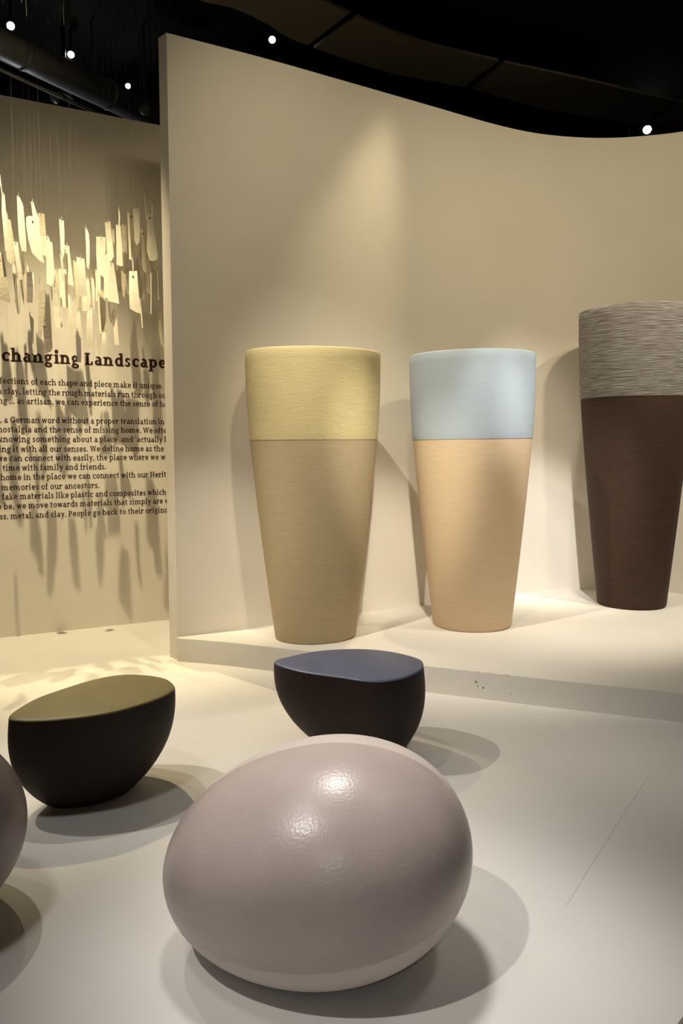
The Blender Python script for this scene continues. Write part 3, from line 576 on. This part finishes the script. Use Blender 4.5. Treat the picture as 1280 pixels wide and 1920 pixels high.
# ------------------------------------------------------------------ egg seats
def make_egg(loc, label, dims, roll, yaw, k, m1, m2, cuts):
    """cuts: planes (point, normal); what lies beyond is a flatter facet, painted paler for back light and floor bounce."""
    t = thing('egg_seat', label, 'seat', (loc[0], loc[1], 0), 0, 'glazed egg seats on the floor')
    bm = bmesh.new()
    bmesh.ops.create_uvsphere(bm, u_segments=96, v_segments=64, radius=1)
    Rm = Matrix.Rotation(yaw, 3, 'Z') @ Matrix.Rotation(-roll, 3, 'Y')
    for v in bm.verts:
        s = v.co; kk = 1 + k * s.x
        v.co = Rm @ Vector((s.x * dims[0], s.y * dims[1] * kk, s.z * dims[2] * kk)) + Vector((0, 0, loc[2]))
    bmesh.ops.bisect_plane(bm, geom=bm.verts[:] + bm.edges[:] + bm.faces[:], plane_co=(0, 0, 0.002), plane_no=(0, 0, -1), clear_outer=True)
    eds = [e for e in bm.edges if e.is_boundary]
    if eds: bmesh.ops.contextual_create(bm, geom=eds)
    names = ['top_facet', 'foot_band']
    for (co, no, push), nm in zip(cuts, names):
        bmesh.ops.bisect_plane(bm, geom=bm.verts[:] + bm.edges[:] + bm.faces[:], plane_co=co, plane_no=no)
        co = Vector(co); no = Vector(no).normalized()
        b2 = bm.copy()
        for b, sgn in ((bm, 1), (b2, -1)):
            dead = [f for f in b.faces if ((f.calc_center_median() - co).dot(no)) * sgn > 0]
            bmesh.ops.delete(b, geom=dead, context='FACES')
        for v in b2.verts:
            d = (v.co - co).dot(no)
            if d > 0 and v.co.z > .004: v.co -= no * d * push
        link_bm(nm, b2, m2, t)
    o = link_bm('shell', bm, m1, t)
    return t
def ray_dir(u, v):
    th = math.atan(130 / 1500); x = (u - 640) / 1500; y = -(v - 960) / 1500
    return Vector((x, math.cos(th) + y * math.sin(th), -math.sin(th) + y * math.cos(th)))
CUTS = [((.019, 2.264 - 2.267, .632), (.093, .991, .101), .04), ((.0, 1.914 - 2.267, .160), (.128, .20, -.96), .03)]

EGG = ((.459, .379, .334), .203, -.101, .082)
make_egg((-.074, 2.267, .284), 'large glossy mauve egg seat resting on the floor in the foreground', *EGG, M['egg'], M['egg_lit'], CUTS)
make_egg((-1.455, 2.36, .284), 'plum-grey egg seat cut off by the left edge of the picture', EGG[0], .05, .3, .05, M['egg2'], M['egg_lit'],
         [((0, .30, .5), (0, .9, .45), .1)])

make_egg((.865, 1.147, .284), 'dark olive egg seat barely showing in the lower right corner of the picture', EGG[0], .05, .9, .05, M['egg3'], M['egg_lit'], [])

# ------------------------------------------------------------------ ceiling fittings
bnd_lo = [(-1.9, 6.0), (-1.11, 6.485), (-.84, 6.615), (-.609, 6.84), (-.364, 7.14), (.439, 7.70), (1.202, 8.02), (2.184, 8.556), (3.241, 8.90), (3.9, 9.02), (4.8, 8.9)]
bnd_hi = [(-1.5, 5.4), (-.75, 6.05), (-.50, 6.25), (-.30, 6.38), (-.156, 6.485), (.60, 7.08), (1.441, 7.49), (2.275, 7.84), (3.20, 8.26), (3.8, 8.42), (4.7, 8.3)]
lo = catmull([(x, y, 0) for x, y in bnd_lo], 10); hi = catmull([(x, y, 0) for x, y in bnd_hi], 10)
cutsP = [((0, 41.2), (0, 43.6)), ((42, 59.6), (44.4, 59.6)), ((60.6, 80), (60.3, 82)), ((80.7, 100), (82.6, 100))]
soffit = thing('ceiling_panel_band', 'dark curved band of panels hung under the black ceiling above the partition', 'ceiling panels', (1.5, 7.5, 4.9))
def along(c, f): i = min(int(f), len(c) - 2); return c[i].lerp(c[i + 1], f - i)
for (a0, a1), (b0, b1) in cutsP:
    bm = bmesh.new(); n = 22
    e0 = [along(lo, a0 + (a1 - a0) * i / n) for i in range(n + 1)]; e1 = [along(hi, b0 + (b1 - b0) * i / n) for i in range(n + 1)]
    vs = [[bm.verts.new((p.x - 1.5, p.y - 7.5, z)) for p in e] for e in (e0, e1) for z in (0, .02)]
    for i in range(n):
        for p_, q_ in ((0, 2), (1, 3), (0, 1), (2, 3)): bm.faces.new((vs[p_][i], vs[p_][i + 1], vs[q_][i + 1], vs[q_][i]))
    for i in (0, n): bm.faces.new((vs[0][i], vs[1][i], vs[3][i], vs[2][i]))
    bmesh.ops.recalc_face_normals(bm, faces=bm.faces)
    link_bm('panel', bm, M['panel'], soffit, False)
for i in (10, 50, 73, 92):
    bm = bmesh.new(); p = (lo[i] + hi[i]) / 2; tube(bm, (p.x - 1.5, p.y - 7.5, .02), (p.x - 1.5, p.y - 7.5, CEIL - 4.9), .008, n=6); link_bm('hanger', bm, M['black'], soffit, False)

def downlight(loc, label, r):
    t = thing('spot_lamp', label, 'lamp', loc, 0, 'lit ceiling spot lamps')
    d = (Vector((0, 0, 1.5)) - Vector(loc)).normalized(); d = (d + Vector((0, 0, -.5))).normalized()
    bm = bmesh.new(); tube(bm, (0, 0, 0), d * -.12, r * 1.25, r * .9, 20); link_bm('housing', bm, M['black'], t)
    bm = bmesh.new(); tube(bm, -d * .06, (0, 0, CEIL - loc[2]), .012, n=8); link_bm('stem', bm, M['black'], t)
    bm = bmesh.new(); tube(bm, d * .002, d * .008, r * .9, n=20); link_bm('lens', bm, M['lamp'], t)
LAMP_R = .032
for pos, lb, r in (((-2.865, 7.269, 5.1), 'lit spot lamp at the far upper left, nearest and largest of the row of three', .035),
                      ((-2.517, 7.785, 5.1), 'lit spot lamp above the grey duct, middle of the row of three', .032),
                      ((-2.161, 8.444, 5.1), 'lit spot lamp beside the white partition end, farthest of the row of three', .027),
                      ((-.621, 7.509, 5.1), 'lit spot lamp alone above the top edge of the curved white partition', .032),
                      ((3.527, 9.58, 5.1), 'lit spot lamp at the upper right, just above the curved partition', .050)):
    downlight(pos, lb, r)
t = thing('air_duct', 'long grey round duct running under the ceiling above the text wall', 'duct', (-2.6, 7.0, 4.72))
bm = bmesh.new(); tube(bm, (-1.2, -1.95, 0), (.72, 1.22, 0), .125, n=28); link_bm('pipe', bm, M['duct'], t)
for f in (.1, .35, .6, .85):
    bm = bmesh.new(); c = Vector((-1.2, -1.95, 0)).lerp(Vector((.72, 1.22, 0)), f); dd = Vector((1.92, 3.17, 0)).normalized()
    tube(bm, c - dd * .02, c + dd * .02, .131, n=28); link_bm('collar', bm, M['duct'], t)
for f in (.3, .8):
    bm = bmesh.new(); c = Vector((-1.2, -1.95, 0)).lerp(Vector((.72, 1.22, 0)), f); tube(bm, c + Vector((0, 0, .12)), c + Vector((0, 0, CEIL - 4.72)), .008, n=6); link_bm('hanger', bm, M['black'], t)
t = thing('lighting_track', 'thin grey rail running below the duct above the text wall', 'rail', (-2.38, 7.0, 4.40))
bm = bmesh.new(); tube(bm, (-1.2, -2.0, 0), (.95, 1.55, 0), .014, n=8); link_bm('rail', bm, M['grey'], t)
for c in (Vector((-.7, -1.17, 0)), Vector((.5, .81, 0))):
    bm = bmesh.new(); tube(bm, c, c + Vector((0, 0, CEIL - 4.40)), .006, n=6); link_bm('hanger', bm, M['black'], t)
t = thing('track_spotlight', 'unlit grey track spotlight on a black stem above the text wall', 'lamp', (-2.584, 7.717, 4.70))
bm = bmesh.new(); tube(bm, (.02, 0, .03), (.02, 0, CEIL - 4.7), .022, n=10); link_bm('stem', bm, M['black'], t)
bm = bmesh.new(); tube(bm, (-.005, 0, .02), (-.07, -.05, -.045), .022, .05, 16); link_bm('lamp_head', bm, M['grey'], t)
bm = bmesh.new(); box(bm, (.075, 0, .03), (.09, .06, .085), Matrix.Rotation(.5, 3, 'Y')); link_bm('control_box', bm, M['black'], t, False)
bm = bmesh.new(); box(bm, (.075, -.034, .03), (.08, .006, .075), Matrix.Rotation(.5, 3, 'Y')); link_bm('cover_plate', bm, M['dark'], t, False)
t = thing('round_fixture', 'small grey round disc fixture under the duct, beside the partition end', 'fixture', (-1.805, 7.62, 4.54))
bm = bmesh.new(); tube(bm, (0, 0, 0), (0, .05, .03), .052, n=24); link_bm('disc', bm, M['grey'], t)
bm = bmesh.new(); tube(bm, (0, .03, .03), (0, .03, CEIL - 4.54), .010, n=8); link_bm('stem', bm, M['black'], t)
